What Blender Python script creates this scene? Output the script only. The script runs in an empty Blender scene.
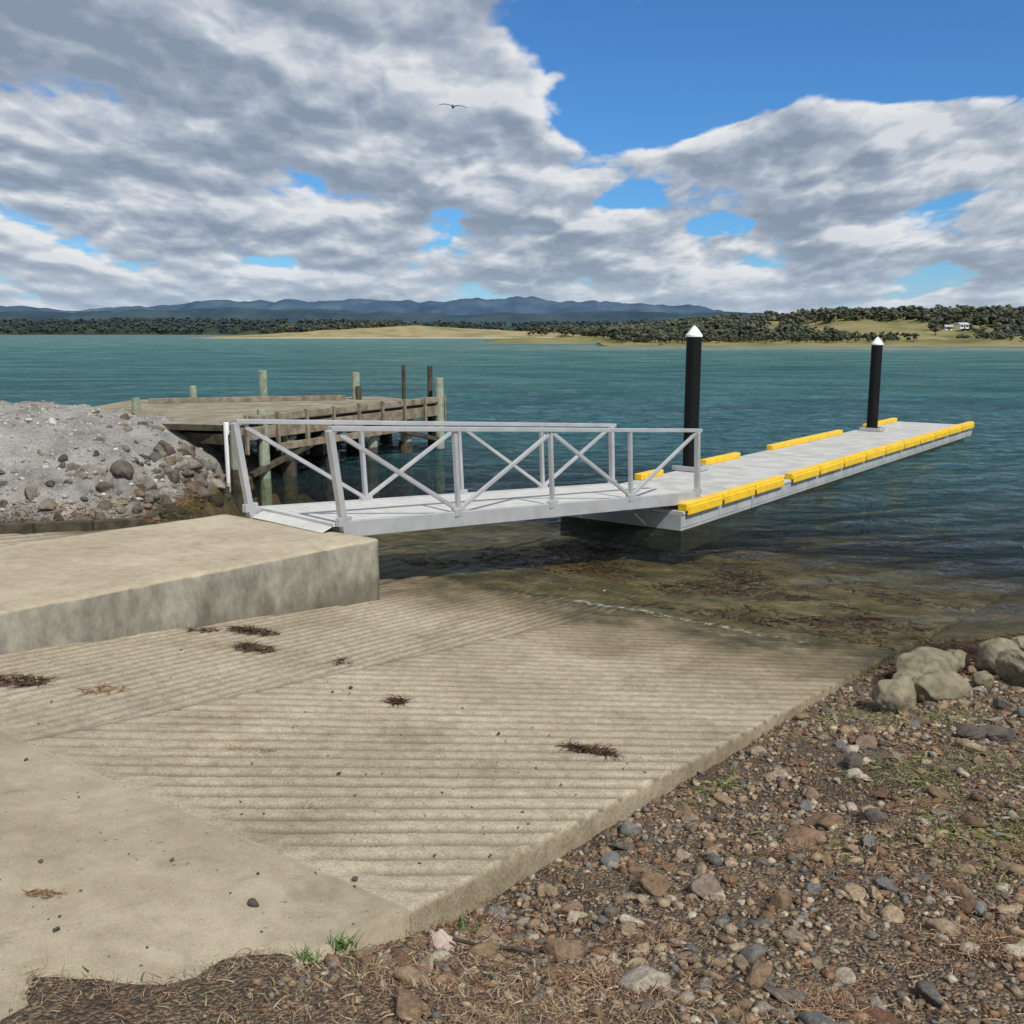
import bpy, math, random
import numpy as np
from mathutils import Vector, Matrix
import bmesh
random.seed(3); RNG=np.random.default_rng(7)
scene=bpy.context.scene
# ------------------------------------------------------------------ helpers
def link(o):
    scene.collection.objects.link(o); return o
def sst(x,a,b):
    t=np.clip((np.asarray(x,float)-a)/(b-a),0,1); return t*t*(3-2*t)
def _hash(ix,iy,seed):
    h=(ix.astype(np.int64)*374761393+iy.astype(np.int64)*668265263+seed*982451653)&0xffffffff
    h=((h^(h>>13))*1274126177)&0xffffffff
    return ((h^(h>>16))&0xffff)/65535.0
def vnoise(x,y,seed=0):
    x=np.asarray(x,float); y=np.asarray(y,float)
    ix=np.floor(x); iy=np.floor(y); fx=x-ix; fy=y-iy
    fx=fx*fx*(3-2*fx); fy=fy*fy*(3-2*fy)
    a=_hash(ix,iy,seed); b=_hash(ix+1,iy,seed); c=_hash(ix,iy+1,seed); d=_hash(ix+1,iy+1,seed)
    return (a*(1-fx)+b*fx)*(1-fy)+(c*(1-fx)+d*fx)*fy
def fbm(x,y,seed=0,octv=4,gain=.5):
    r=0;a=1;t=0
    for i in range(octv):
        r=r+a*vnoise(x*2**i+i*17.3,y*2**i-i*9.1,seed+i); t+=a; a*=gain
    return r/t
def mesh_arrays(name,V,F,mat=None,smooth=False,attrs=None):
    V=np.asarray(V,np.float32); F=np.asarray(F,np.int32)
    me=bpy.data.meshes.new(name)
    me.vertices.add(len(V)); me.vertices.foreach_set("co",V.ravel())
    k=F.shape[1]
    me.loops.add(F.size); me.loops.foreach_set("vertex_index",F.ravel())
    me.polygons.add(len(F)); me.polygons.foreach_set("loop_start",np.arange(0,F.size,k,dtype=np.int32))
    me.update(calc_edges=True)
    if smooth: me.polygons.foreach_set("use_smooth",np.ones(len(F),bool))
    if attrs:
        for an,av in attrs.items():
            at=me.attributes.new(an,'FLOAT','POINT'); at.data.foreach_set("value",np.asarray(av,np.float32).ravel())
    if mat: me.materials.append(mat)
    me.validate()
    return link(bpy.data.objects.new(name,me))
def grid_faces(nx,ny):
    i=np.arange(nx-1)[None,:]+np.arange(ny-1)[:,None]*nx
    i=i.ravel(); return np.stack([i,i+1,i+1+nx,i+nx],1)
def axis(lo,hi,step,flo,fhi,g=1.13):
    a=list(np.arange(lo,hi,step)); 
    s=step;x=a[-1]
    while x<fhi: s*=g;x+=s;a.append(x)
    s=step;x=a[0];b=[]
    while x>flo: s*=g;x-=s;b.append(x)
    return np.array(b[::-1]+a)
# node helper
class NT:
    def __init__(s,tree): s.t=tree; s.n=tree.nodes; s.l=tree.links
    def node(s,typ,**kw):
        nd=s.n.new(typ)
        for k,v in kw.items(): setattr(nd,k,v)
        return nd
    def put(s,sock,v):
        if isinstance(v,bpy.types.NodeSocket): s.l.new(v,sock)
        elif v is not None:
            if isinstance(v,(tuple,list)) and len(v)==3 and sock.type=='RGBA': v=(*v,1)
            sock.default_value=v
    def m(s,op,a,b=None,c=None,clamp=False):
        nd=s.node('ShaderNodeMath',operation=op,use_clamp=clamp)
        s.put(nd.inputs[0],a)
        if b is not None: s.put(nd.inputs[1],b)
        if c is not None: s.put(nd.inputs[2],c)
        return nd.outputs[0]
    def noise(s,vec,scale,detail=4,rough=.5,dist=0,dim='3D'):
        nd=s.node('ShaderNodeTexNoise',noise_dimensions=dim); s.put(nd.inputs['Vector'],vec)
        nd.inputs['Scale'].default_value=scale; nd.inputs['Detail'].default_value=detail
        nd.inputs['Roughness'].default_value=rough; nd.inputs['Distortion'].default_value=dist
        return nd.outputs[0]
    def mix(s,f,a,b):
        nd=s.node('ShaderNodeMix',data_type='RGBA'); s.put(nd.inputs[0],f); s.put(nd.inputs[6],a); s.put(nd.inputs[7],b)
        return nd.outputs[2]
    def mul(s,f,a,b):
        nd=s.node('ShaderNodeMix',data_type='RGBA',blend_type='MULTIPLY'); s.put(nd.inputs[0],f); s.put(nd.inputs[6],a); s.put(nd.inputs[7],b)
        return nd.outputs[2]
    def ss(s,x,a,b,lo=0.,hi=1.):
        nd=s.node('ShaderNodeMapRange',interpolation_type='SMOOTHSTEP'); s.put(nd.inputs[0],x)
        nd.inputs[1].default_value=a; nd.inputs[2].default_value=b; nd.inputs[3].default_value=lo; nd.inputs[4].default_value=hi
        return nd.outputs[0]
    def ramp(s,f,stops):
        nd=s.node('ShaderNodeValToRGB'); s.put(nd.inputs[0],f); el=nd.color_ramp.elements
        while len(el)<len(stops): el.new(.5)
        for e,(p,c) in zip(el,stops): e.position=p; e.color=(*c,1)
        return nd.outputs[0]
    def attr(s,name): 
        nd=s.node('ShaderNodeAttribute'); nd.attribute_name=name; return nd.outputs['Fac']
    def bump(s,h,strength=.5,dist=.02,nrm=None):
        nd=s.node('ShaderNodeBump'); nd.inputs['Strength'].default_value=strength; nd.inputs['Distance'].default_value=dist
        s.put(nd.inputs['Height'],h)
        if nrm is not None: s.put(nd.inputs['Normal'],nrm)
        return nd.outputs[0]
    def obj(s): return s.node('ShaderNodeTexCoord').outputs['Object']
    def pos(s): return s.node('ShaderNodeNewGeometry').outputs['Position']
    def rpi(s): return s.node('ShaderNodeNewGeometry').outputs['Random Per Island']
    def mapv(s,vec,scale=(1,1,1),rot=(0,0,0)):
        nd=s.node('ShaderNodeMapping'); s.put(nd.inputs[0],vec); nd.inputs['Scale'].default_value=scale; nd.inputs['Rotation'].default_value=rot
        return nd.outputs[0]
def new_mat(name):
    m=bpy.data.materials.new(name); m.use_nodes=True; nt=NT(m.node_tree)
    bs=m.node_tree.nodes['Principled BSDF']; return m,nt,bs
def simple(name,c1,c2,scale=5,rough=.8,metal=0.,bump=.2,bd=.01,bscale=None,detail=6,spec=.3):
    m,nt,bs=new_mat(name); v=nt.pos()
    f=nt.ss(nt.noise(v,scale,detail,.6),.3,.7)
    nt.put(bs.inputs['Base Color'],nt.mix(f,c1,c2)); bs.inputs['Roughness'].default_value=rough; bs.inputs['Metallic'].default_value=metal
    bs.inputs['Specular IOR Level'].default_value=spec
    if bump: nt.put(bs.inputs['Normal'],nt.bump(nt.noise(v,bscale or scale*6,5,.6),bump,bd))
    return m
class MB:
    def __init__(s): s.V=[];s.F=[];s.M=[]
    def box(s,p0,p1,w,h,mat=0,up=(0,0,1),taper=1.):
        p0=Vector(p0);p1=Vector(p1);d=(p1-p0).normalized();u=Vector(up)
        if abs(d.dot(u))>.98:u=Vector((0.604,.797,0))
        r=d.cross(u).normalized();u=r.cross(d).normalized();b=len(s.V)
        for p,k in((p0,1),(p1,taper)):
            for a,c in((-1,-1),(1,-1),(1,1),(-1,1)): s.V.append(p+r*a*w/2*k+u*c*h/2*k)
        for f in((3,2,1,0),(4,5,6,7),(0,1,5,4),(1,2,6,5),(2,3,7,6),(3,0,4,7)): s.F.append([b+i for i in f]);s.M.append(mat)
    def cyl(s,p0,p1,r0,r1,seg=16,mat=0,caps=True):
        p0=Vector(p0);p1=Vector(p1);d=(p1-p0).normalized();u=Vector((0,0,1)) if abs(d.z)<.9 else Vector((1,0,0))
        r=d.cross(u).normalized();u=r.cross(d);b=len(s.V)
        for p,k in((p0,r0),(p1,r1)):
            for i in range(seg):
                t=2*math.pi*i/seg; s.V.append(p+r*math.cos(t)*k+u*math.sin(t)*k)
        for i in range(seg):
            j=(i+1)%seg; s.F.append([b+i,b+j,b+seg+j,b+seg+i]);s.M.append(mat)
        if caps:
            s.F.append([b+i for i in range(seg)][::-1]);s.M.append(mat)
            s.F.append([b+seg+i for i in range(seg)]);s.M.append(mat)
    def prism(s,poly,z0,z1,mat=0,mtop=None):
        b=len(s.V);n=len(poly)
        for k in(0,1):
            for p in poly:
                zz=(z0,z1)[k]
                s.V.append(Vector((p[0],p[1],zz if len(p)<3 or k==0 else p[2])))
        for i in range(n):
            j=(i+1)%n; s.F.append([b+i,b+j,b+n+j,b+n+i]);s.M.append(mat)
        s.F.append([b+i for i in range(n)][::-1]);s.M.append(mat)
        s.F.append([b+n+i for i in range(n)]);s.M.append(mat if mtop is None else mtop)
    def obj(s,name,mats,bevel=0,smooth=False,parent=None,sub=0):
        me=bpy.data.meshes.new(name); me.from_pydata([tuple(v) for v in s.V],[],s.F)
        for m in mats: me.materials.append(m)
        me.polygons.foreach_set("material_index",s.M)
        bm=bmesh.new();bm.from_mesh(me);bmesh.ops.recalc_face_normals(bm,faces=bm.faces);bm.to_mesh(me);bm.free()
        me.update()
        o=link(bpy.data.objects.new(name,me))
        if bevel:
            md=o.modifiers.new("b",'BEVEL');md.width=bevel;md.segments=2;md.limit_method='ANGLE';md.angle_limit=math.radians(40)
        if smooth:
            me.polygons.foreach_set("use_smooth",np.ones(len(me.polygons),bool))
        if parent: o.parent=parent
        return o
def empty(name):
    e=bpy.data.objects.new(name,None); return link(e)

# ------------------------------------------------------------------ site frame (metres). ramp runs down direction D, across N
W0=np.array([3.25,8.40]); D=np.array([.58,.8146]); N=np.array([-.8146,.58]); G=.12
def SN(x,y):
    return (x-W0[0])*D[0]+(y-W0[1])*D[1],(x-W0[0])*N[0]+(y-W0[1])*N[1]
def XY(s,n): return W0[0]+s*D[0]+n*N[0],W0[1]+s*D[1]+n*N[1]
def P3(s,n,z):
    x,y=XY(s,n); return Vector((x,y,z))

def ground_z(x,y):
    s,n=SN(x,y)
    zr=np.clip(-G*s,-2.6,1.35)
    off=.05+.018*np.clip(-s,0,6)-.185*np.clip((-6.0-s)/.9,0,1)
    beach=zr-off+.2*np.clip(-n,0,1.2)+.05*np.clip(-n-1.2,0,8)
    beach=beach+(fbm(x*1.3,y*1.3,3,4)-.5)*.14*sst(-n,0.05,.8)+(fbm(x*7,y*7,5,3)-.5)*.035
    ne=.02+sst(-s,6.35,7.5)*(.34+.75*(fbm(x*2.2,y*2.2,9,4)-.45))
    inside=sst(n,ne,ne+.12)
    z=beach*(1-inside)+(zr-.30)*inside
    # left gravel causeway
    wob=(fbm(x*.9,y*.9,21,4)-.5)
    d1=-4.75-x+wob*1.2; d2=(y-13.5+wob*1.0+.10*(x+6))*.62; d3=(21.8-y)
    ins=np.minimum(np.minimum(d1,d2),d3)
    top=1.08+.34*sst(-x,6,9)+(fbm(x*.8,y*.8,31,4)-.5)*.24
    mz=-1.2+(top+1.2)*sst(ins,-1.0,2.0)+(fbm(x*3,y*3,33,4)-.5)*.2
    z=np.where(ins>-.98,np.maximum(z,mz),z)
    return z

# ------------------------------------------------------------------ materials
def mat_ground():
    m,nt,bs=new_mat("ground_soil_gravel"); v=nt.pos()
    a=nt.noise(v,2.2,5,.65); b=nt.noise(v,28,4,.6); vo=nt.node('ShaderNodeTexVoronoi'); nt.put(vo.inputs['Vector'],v); vo.inputs['Scale'].default_value=70
    soil=nt.ramp(a,[(.3,(.085,.055,.035)),(.5,(.155,.11,.07)),(.7,(.23,.175,.115))])
    peb=nt.mul(.75,soil,nt.ramp(vo.outputs['Color'],[(.2,(.35,.33,.3)),(.6,(1,1,1)),(.9,(2.0,1.8,1.6))]))
    sp=nt.node('ShaderNodeSeparateXYZ'); nt.put(sp.inputs[0],v)
    mound=nt.m('MULTIPLY',nt.ss(sp.outputs[0],-4.5,-5.0),nt.ss(sp.outputs[1],12.2,13.2))
    mound=nt.m('MULTIPLY',mound,nt.ss(sp.outputs[2],.02,.16))
    grey=nt.ramp(nt.noise(v,1.3,9,.70),[(.3,(.20,.19,.165)),(.43,(.33,.315,.285)),(.55,(.44,.425,.39)),(.7,(.55,.535,.495))])
    grey=nt.mul(.5,grey,nt.ramp(b,[(.35,(.45,.44,.42)),(.55,(1.08,1.08,1.08))]))
    dirt=nt.ss(nt.m('SUBTRACT',nt.m('ADD',nt.m('MULTIPLY',sp.outputs[0],.30),nt.m('MULTIPLY',a,.9)),nt.m('MULTIPLY',sp.outputs[2],.60)),-1.65,-1.1)
    grey=nt.mix(nt.m('MULTIPLY',dirt,.8),grey,nt.mul(1.,grey,(.45,.36,.27)))
    col=nt.mix(mound,peb,grey)
    wet=nt.ss(sp.outputs[2],.16,.02)
    weed=nt.ramp(nt.noise(v,1.3,6,.7),[(.32,(.022,.016,.006)),(.45,(.085,.058,.018)),(.55,(.18,.125,.05)),(.70,(.27,.21,.11))])
    col=nt.mix(nt.m('MULTIPLY',wet,.9),col,weed)
    nt.put(bs.inputs['Base Color'],col); nt.put(bs.inputs['Roughness'],nt.m('SUBTRACT',.95,nt.m('MULTIPLY',wet,.4)))
    nt.put(bs.inputs['Normal'],nt.bump(nt.m('ADD',b,nt.m('MULTIPLY',vo.outputs['Distance'],-1.2)),.9,.03))
    return m
def mat_ramp():
    m,nt,bs=new_mat("ramp_concrete"); v=nt.pos()
    a=nt.noise(v,1.1,6,.62); b=nt.noise(v,14,5,.65); c=nt.noise(v,90,2,.6)
    g=nt.attr("groove"); w=nt.attr("wet"); st=nt.attr("stain")
    col=nt.ramp(a,[(.3,(.29,.25,.175)),(.5,(.375,.325,.238)),(.72,(.45,.395,.295))])
    col=nt.mul(.6,col,nt.ramp(b,[(.3,(.55,.53,.50)),(.6,(1.08,1.08,1.08))]))
    col=nt.mul(.5,col,nt.ramp(c,[(.3,(.4,.4,.4)),(.6,(1.15,1.15,1.15))]))
    sp_=nt.ss(nt.noise(v,26,3,.6),.66,.72); col=nt.mix(nt.m('MULTIPLY',sp_,.45),col,(.13,.115,.085))
    col=nt.mix(nt.m('MULTIPLY',g,.86),col,(.095,.08,.058))
    col=nt.mix(st,col,nt.mul(1.,col,(.60,.56,.48)))
    wcol=nt.ramp(nt.noise(v,2.2,7,.72),[(.3,(.026,.022,.011)),(.46,(.070,.056,.028)),(.58,(.14,.112,.06)),(.72,(.23,.19,.12))])
    wcol=nt.mix(nt.m('MULTIPLY',g,.55),wcol,(.022,.018,.010))
    col=nt.mix(w,col,wcol)
    nt.put(bs.inputs['Base Color'],col)
    nt.put(bs.inputs['Roughness'],nt.m('SUBTRACT',.92,nt.m('MULTIPLY',w,.35)))
    bs.inputs['Specular IOR Level'].default_value=.25
    nt.put(bs.inputs['Normal'],nt.bump(nt.m('ADD',b,nt.m('MULTIPLY',c,.5)),.5,.009))
    return m
def mat_slab(name,base,dirt,seed=0.,stainh=None):
    m,nt,bs=new_mat(name); v=nt.pos()
    a=nt.noise(v,.9,6,.6); b=nt.noise(v,9,6,.65); c=nt.noise(v,160,2,.5)
    col=nt.mix(nt.ss(a,.35,.68),dirt,base)
    col=nt.mul(.5,col,nt.ramp(b,[(.3,(.62,.60,.56)),(.62,(1.08,1.08,1.08))]))
    col=nt.mul(.35,col,nt.ramp(c,[(.35,(.5,.5,.5)),(.6,(1.1,1.1,1.1))]))
    bl=nt.ss(nt.noise(v,2.3,5,.6,1.2),.57,.70)
    col=nt.mix(nt.m('MULTIPLY',bl,.38),col,(.17,.14,.10))
    sp2=nt.ss(nt.noise(v,35,2,.5),.70,.74); col=nt.mix(nt.m('MULTIPLY',sp2,.6),col,(.09,.08,.065))
    if stainh is not None:
        sp=nt.node('ShaderNodeSeparateXYZ'); nt.put(sp.inputs[0],v)
        geo=nt.node('ShaderNodeNewGeometry'); sn=nt.node('ShaderNodeSeparateXYZ'); nt.put(sn.inputs[0],geo.outputs['Normal'])
        side=nt.ss(sn.outputs[2],.6,.3)
        sc=nt.noise(nt.mapv(v,(2,2,1.1)),1.6,8,.72)
        low=nt.ss(nt.m('ADD',sp.outputs[2],nt.m('MULTIPLY',sc,.5)),.95,.5)
        gcol=nt.ramp(sc,[(.3,(.13,.125,.095)),(.48,(.25,.235,.19)),(.62,(.34,.32,.26)),(.75,(.44,.42,.36))])
        gcol=nt.mix(nt.m('MULTIPLY',low,.6),gcol,(.085,.075,.05))
        col=nt.mix(side,col,nt.mul(.4,gcol,nt.ramp(b,[(.3,(.5,.5,.5)),(.6,(1.1,1.1,1.1))])))
    nt.put(bs.inputs['Base Color'],col); bs.inputs['Roughness'].default_value=.92; bs.inputs['Specular IOR Level'].default_value=.2
    nt.put(bs.inputs['Normal'],nt.bump(nt.m('ADD',b,nt.m('MULTIPLY',c,.3)),.4,.01))
    return m
def mat_stones(name,stops,wetz=True,bscale=40,bd=.012):
    m,nt,bs=new_mat(name); v=nt.pos(); r=nt.rpi()
    col=nt.ramp(r,stops)
    n1=nt.noise(v,bscale,5,.68); n2=nt.noise(v,bscale*.22,3,.6)
    col=nt.mul(.75,col,nt.ramp(n1,[(.3,(.45,.43,.40)),(.6,(1.2,1.2,1.2))]))
    col=nt.mul(.6,col,nt.ramp(n2,[(.35,(.55,.55,.52)),(.65,(1.15,1.13,1.1))]))
    if wetz:
        sp=nt.node('ShaderNodeSeparateXYZ'); nt.put(sp.inputs[0],v)
        w=nt.ss(sp.outputs[2],.10,.0); col=nt.mix(nt.m('MULTIPLY',w,.75),col,(.03,.024,.014))
    nt.put(bs.inputs['Base Color'],col); bs.inputs['Roughness'].default_value=.88; bs.inputs['Specular IOR Level'].default_value=.2
    nt.put(bs.inputs['Normal'],nt.bump(n1,.6,bd))
    return m
M_ground=mat_ground(); M_ramp=mat_ramp()
M_slab=mat_slab("slab_concrete",(.405,.35,.255),(.30,.255,.18))
M_block=mat_slab("block_concrete",(.47,.41,.30),(.37,.315,.225),stainh=1)
PEB=[(0,(.13,.072,.045)),(.10,(.20,.125,.08)),(.22,(.29,.225,.155)),(.33,(.11,.10,.09)),(.42,(.175,.18,.175)),(.52,(.25,.145,.085)),(.63,(.36,.285,.19)),(.73,(.15,.095,.06)),(.83,(.25,.19,.125)),(.92,(.46,.40,.31)),(1,(.22,.205,.185))]
M_peb=mat_stones("pebble_stone",PEB,bscale=60)
M_rip=mat_stones("riprap_stone",[(0,(.065,.052,.042)),(.25,(.125,.10,.078)),(.45,(.12,.117,.108)),(.62,(.20,.19,.17)),(.8,(.16,.12,.088)),(.92,(.25,.235,.20)),(1,(.30,.285,.25))],bscale=12,bd=.03)
M_boul=mat_stones("boulder_stone",[(0,(.21,.185,.125)),(.5,(.27,.24,.17)),(1,(.19,.165,.11))],bscale=13,bd=.02)
M_dark=mat_stones("dark_stone",[(0,(.07,.065,.06)),(1,(.11,.095,.085))],bscale=14)
M_alu=simple("aluminium",(.42,.43,.44),(.52,.53,.54),3,.45,.35,.06,.002,spec=.5)
M_frp=simple("gangway_deck",(.45,.45,.42),(.55,.54,.51),6,.75,0,.3,.003,120)
M_pont=simple("pontoon_plastic",(.29,.31,.32),(.39,.41,.415),2.,.55,0,.1,.003,30)
M_pdk=simple("pontoon_deck",(.36,.36,.345),(.49,.49,.465),2.5,.8,0,.35,.004,90)
M_dkw=simple("pontoon_waterline_growth",(.015,.017,.010),(.04,.036,.016),9,.6)
M_yel=simple("yellow_rubber",(.66,.41,.015),(.80,.53,.03),6,.5,0,.08,.003,spec=.35)
M_blk=simple("black_pile_sleeve",(.003,.003,.0035),(.006,.006,.007),3,.5,0,.05,.003,spec=.25)
M_wht=simple("white_cap",(.76,.77,.77),(.82,.82,.81),6,.45,0,.05,.002)
M_timg=simple("weathered_green_timber",(.16,.21,.16),(.33,.35,.27),6,.9,0,.6,.01,25)
M_timb=simple("weathered_timber",(.14,.11,.075),(.29,.25,.19),5,.9,0,.6,.01,25)
M_timd=simple("dark_wet_timber",(.035,.03,.022),(.09,.075,.05),6,.85,0,.6,.01,25)
M_wdeck=simple("wharf_deck_gravel",(.17,.145,.10),(.30,.265,.19),2.2,.95,0,.6,.01,60)

# ------------------------------------------------------------------ ground sheet
xs=axis(-13,7,.065,-9000,9000,1.14); ys=axis(1.2,24,.075,-3000,9500,1.14)
X,Y=np.meshgrid(xs,ys); Z=ground_z(X,Y)
ground=mesh_arrays("ground",np.stack([X,Y,Z],-1).reshape(-1,3),grid_faces(len(xs),len(ys)),M_ground,True)

# ------------------------------------------------------------------ boat ramp
def ramp_surface(s,n):
    z=-G*s
    wn=(fbm(s*1.4,n*1.4,41,3)-.5)*.06
    right=(n<2.6)
    c=np.where(right,(s+n)/math.sqrt(2)/.135,np.where(n<5,(n-.12*s)/.10,(n-.3*s)/.25))+wn*.8
    fr=np.abs((c%1)-.5)*2            # 0 in the groove
    g=1-sst(fr,.12,.48)
    amp=.78+.7*fbm(s*.9+4,n*.9,43,4)
    smooth=sst(fbm(s*.7,n*.7,47,3),.55,.78)*.45
    brk=.65+.35*sst(fbm(s*5,n*5,49,3),.3,.55)
    g=g*np.clip(amp*(1-smooth),0,1)*brk*sst(s,-6.25,-6.05)
    j=np.exp(-((n-2.6)/.016)**2)
    z=z-.022*g-.007*j*sst(s,-6.25,-6.05)+(fbm(s*6,n*6,51,3)-.5)*.007*sst(s,-6.25,-6.1)
    return z,np.clip(g*1.0+j*.6,0,1)
ss_=np.arange(-6.25,7.5,.017); nn_=np.concatenate([np.arange(0,4.6,.017),np.arange(4.65,11.3,.04)])
S,NN=np.meshgrid(ss_,nn_); Zr,Gv=ramp_surface(S,NN)
edge=(fbm(S*3,S*0+2,55,4)-.5)*.03*(NN<.02)
Xr,Yr=XY(S,NN+edge)
wn=(fbm(S*1.6,NN*1.6,61,5)-.5)
wet=sst(S+wn*1.3+.45*sst(NN,2.2,.2),-1.1,-.1)
wet=np.maximum(wet,sst(NN,3.2,4.3)*sst(S+wn,-1.9,-1.0)*.6*(NN<4.7))
wet=np.maximum(wet,sst(NN,7,9)*sst(S+wn,-2.4,-1.2)*.6)
stain=np.clip(sst(fbm(S*1.5,NN*3.,63,5),.57,.75)*.35+.85*sst(S+wn*1.6,-2.5,-.9),0,1)
nx=len(ss_);ny=len(nn_)
Vt=np.stack([Xr,Yr,Zr],-1).reshape(-1,3)
F=grid_faces(nx,ny)
rows=[0.03,.10,.2,.32]
sk=[];skF=[];base=len(Vt);prev=np.arange(nx)
for k,dz in enumerate(rows):
    off=(fbm(ss_*5,ss_*0+k*3.3,71+k,4)-.5)*.035
    x,y=XY(ss_,0*ss_-.004+off*.6)
    sk.append(np.stack([x,y,Zr[0]-dz],-1)); cur=base+k*nx+np.arange(nx)
    skF.append(np.stack([prev[:-1],cur[:-1],cur[1:],prev[1:]],1)); prev=cur
skV=np.concatenate(sk)
A=lambda a,fill:np.concatenate([a.ravel(),np.tile(fill,len(rows))])
ramp=mesh_arrays("boat_ramp",np.concatenate([Vt,skV]),np.concatenate([F]+skF),M_ramp,True,
  {"groove":A(Gv,Gv[0]*0),"wet":A(wet,wet[0]),"stain":A(stain,np.full(nx,.45))})
# upper smooth slab
s2=np.append(np.arange(-16,-6.28,.03),[-6.266,-6.258,-6.2503]); n2=np.arange(-.0,9,.05)
S2,N2=np.meshgrid(s2,n2); e2=(fbm(S2*3,S2*0+2,55,4)-.5)*.03*(N2<.02)
x2,y2=XY(S2,N2+e2); z2=np.minimum(-G*S2,1.62)+(fbm(S2*1.5,N2*1.5,58,3)-.5)*.010*sst(-S2,6.25,6.6)-.003*(np.abs(S2+6.258)<.003)
V2=np.stack([x2,y2,z2],-1).reshape(-1,3); F2=grid_faces(len(s2),len(n2))
x3,y3=XY(s2,0*s2-.006); b2=len(V2); V2=np.concatenate([V2,np.stack([x3,y3,z2[0]-.3],-1)])
i=np.arange(len(s2)-1); F2=np.concatenate([F2,np.stack([i,b2+i,b2+i+1,i+1],1)])
slab=mesh_arrays("concrete_slab",V2,F2,M_slab,True)
# old timber edging along the far left side of the ramp
tb=MB()
for k in range(4):
    a=-3.6+k*.85
    tb.box(P3(a,10.35+.03*(k%2),-G*a+.05),P3(a+.82,10.35+.02*k,-G*(a+.82)+.05),.16,.16)
tb.obj("timber_kerb",[M_timd],.015)
# landing block
def block():
    sa=np.linspace(-9,-1.68,160); 
    pr=[(4.40,t) for t in np.linspace(-1.1,-.03,14)]+[(4.405,-.012),(4.425,-.002)]+[(t,0) for t in np.linspace(4.5,6.65,30)]+[(6.73,-.005),(6.75,-.03)]+[(6.75,t) for t in np.linspace(-.1,-1.1,6)]
    pr=np.array(pr); top=.82+.032*(-1.68-sa)
    Sg,Pn=np.meshgrid(sa,pr[:,0]); Tg,Pz=np.meshgrid(top,pr[:,1])
    nz=(fbm(Sg*4,Pn*4+Pz*4,81,4)-.5)
    side=(Pz<-.02)
    chip=np.clip(fbm(Sg*6,Sg*0,85,4)-.55,0,1)*.16*((Pn<4.43)&(Pz>-.04))
    x,y=XY(Sg,Pn+nz*.02*side+chip); z=Tg+Pz+nz*.006-chip*.4
    V=np.stack([x,y,z],-1).reshape(-1,3); F=grid_faces(len(sa),len(pr))
    ci=len(sa)-1; ring=[ci+k*len(sa) for k in range(len(pr))]
    o=mesh_arrays("concrete_landing",V,F,M_block,False)
    me=o.data
    bm=bmesh.new();bm.from_mesh(me);bm.verts.ensure_lookup_table()
    bm.faces.new([bm.verts[k] for k in ring]); bmesh.ops.recalc_face_normals(bm,faces=bm.faces); bm.to_mesh(me);bm.free()
    return o
block()

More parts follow.
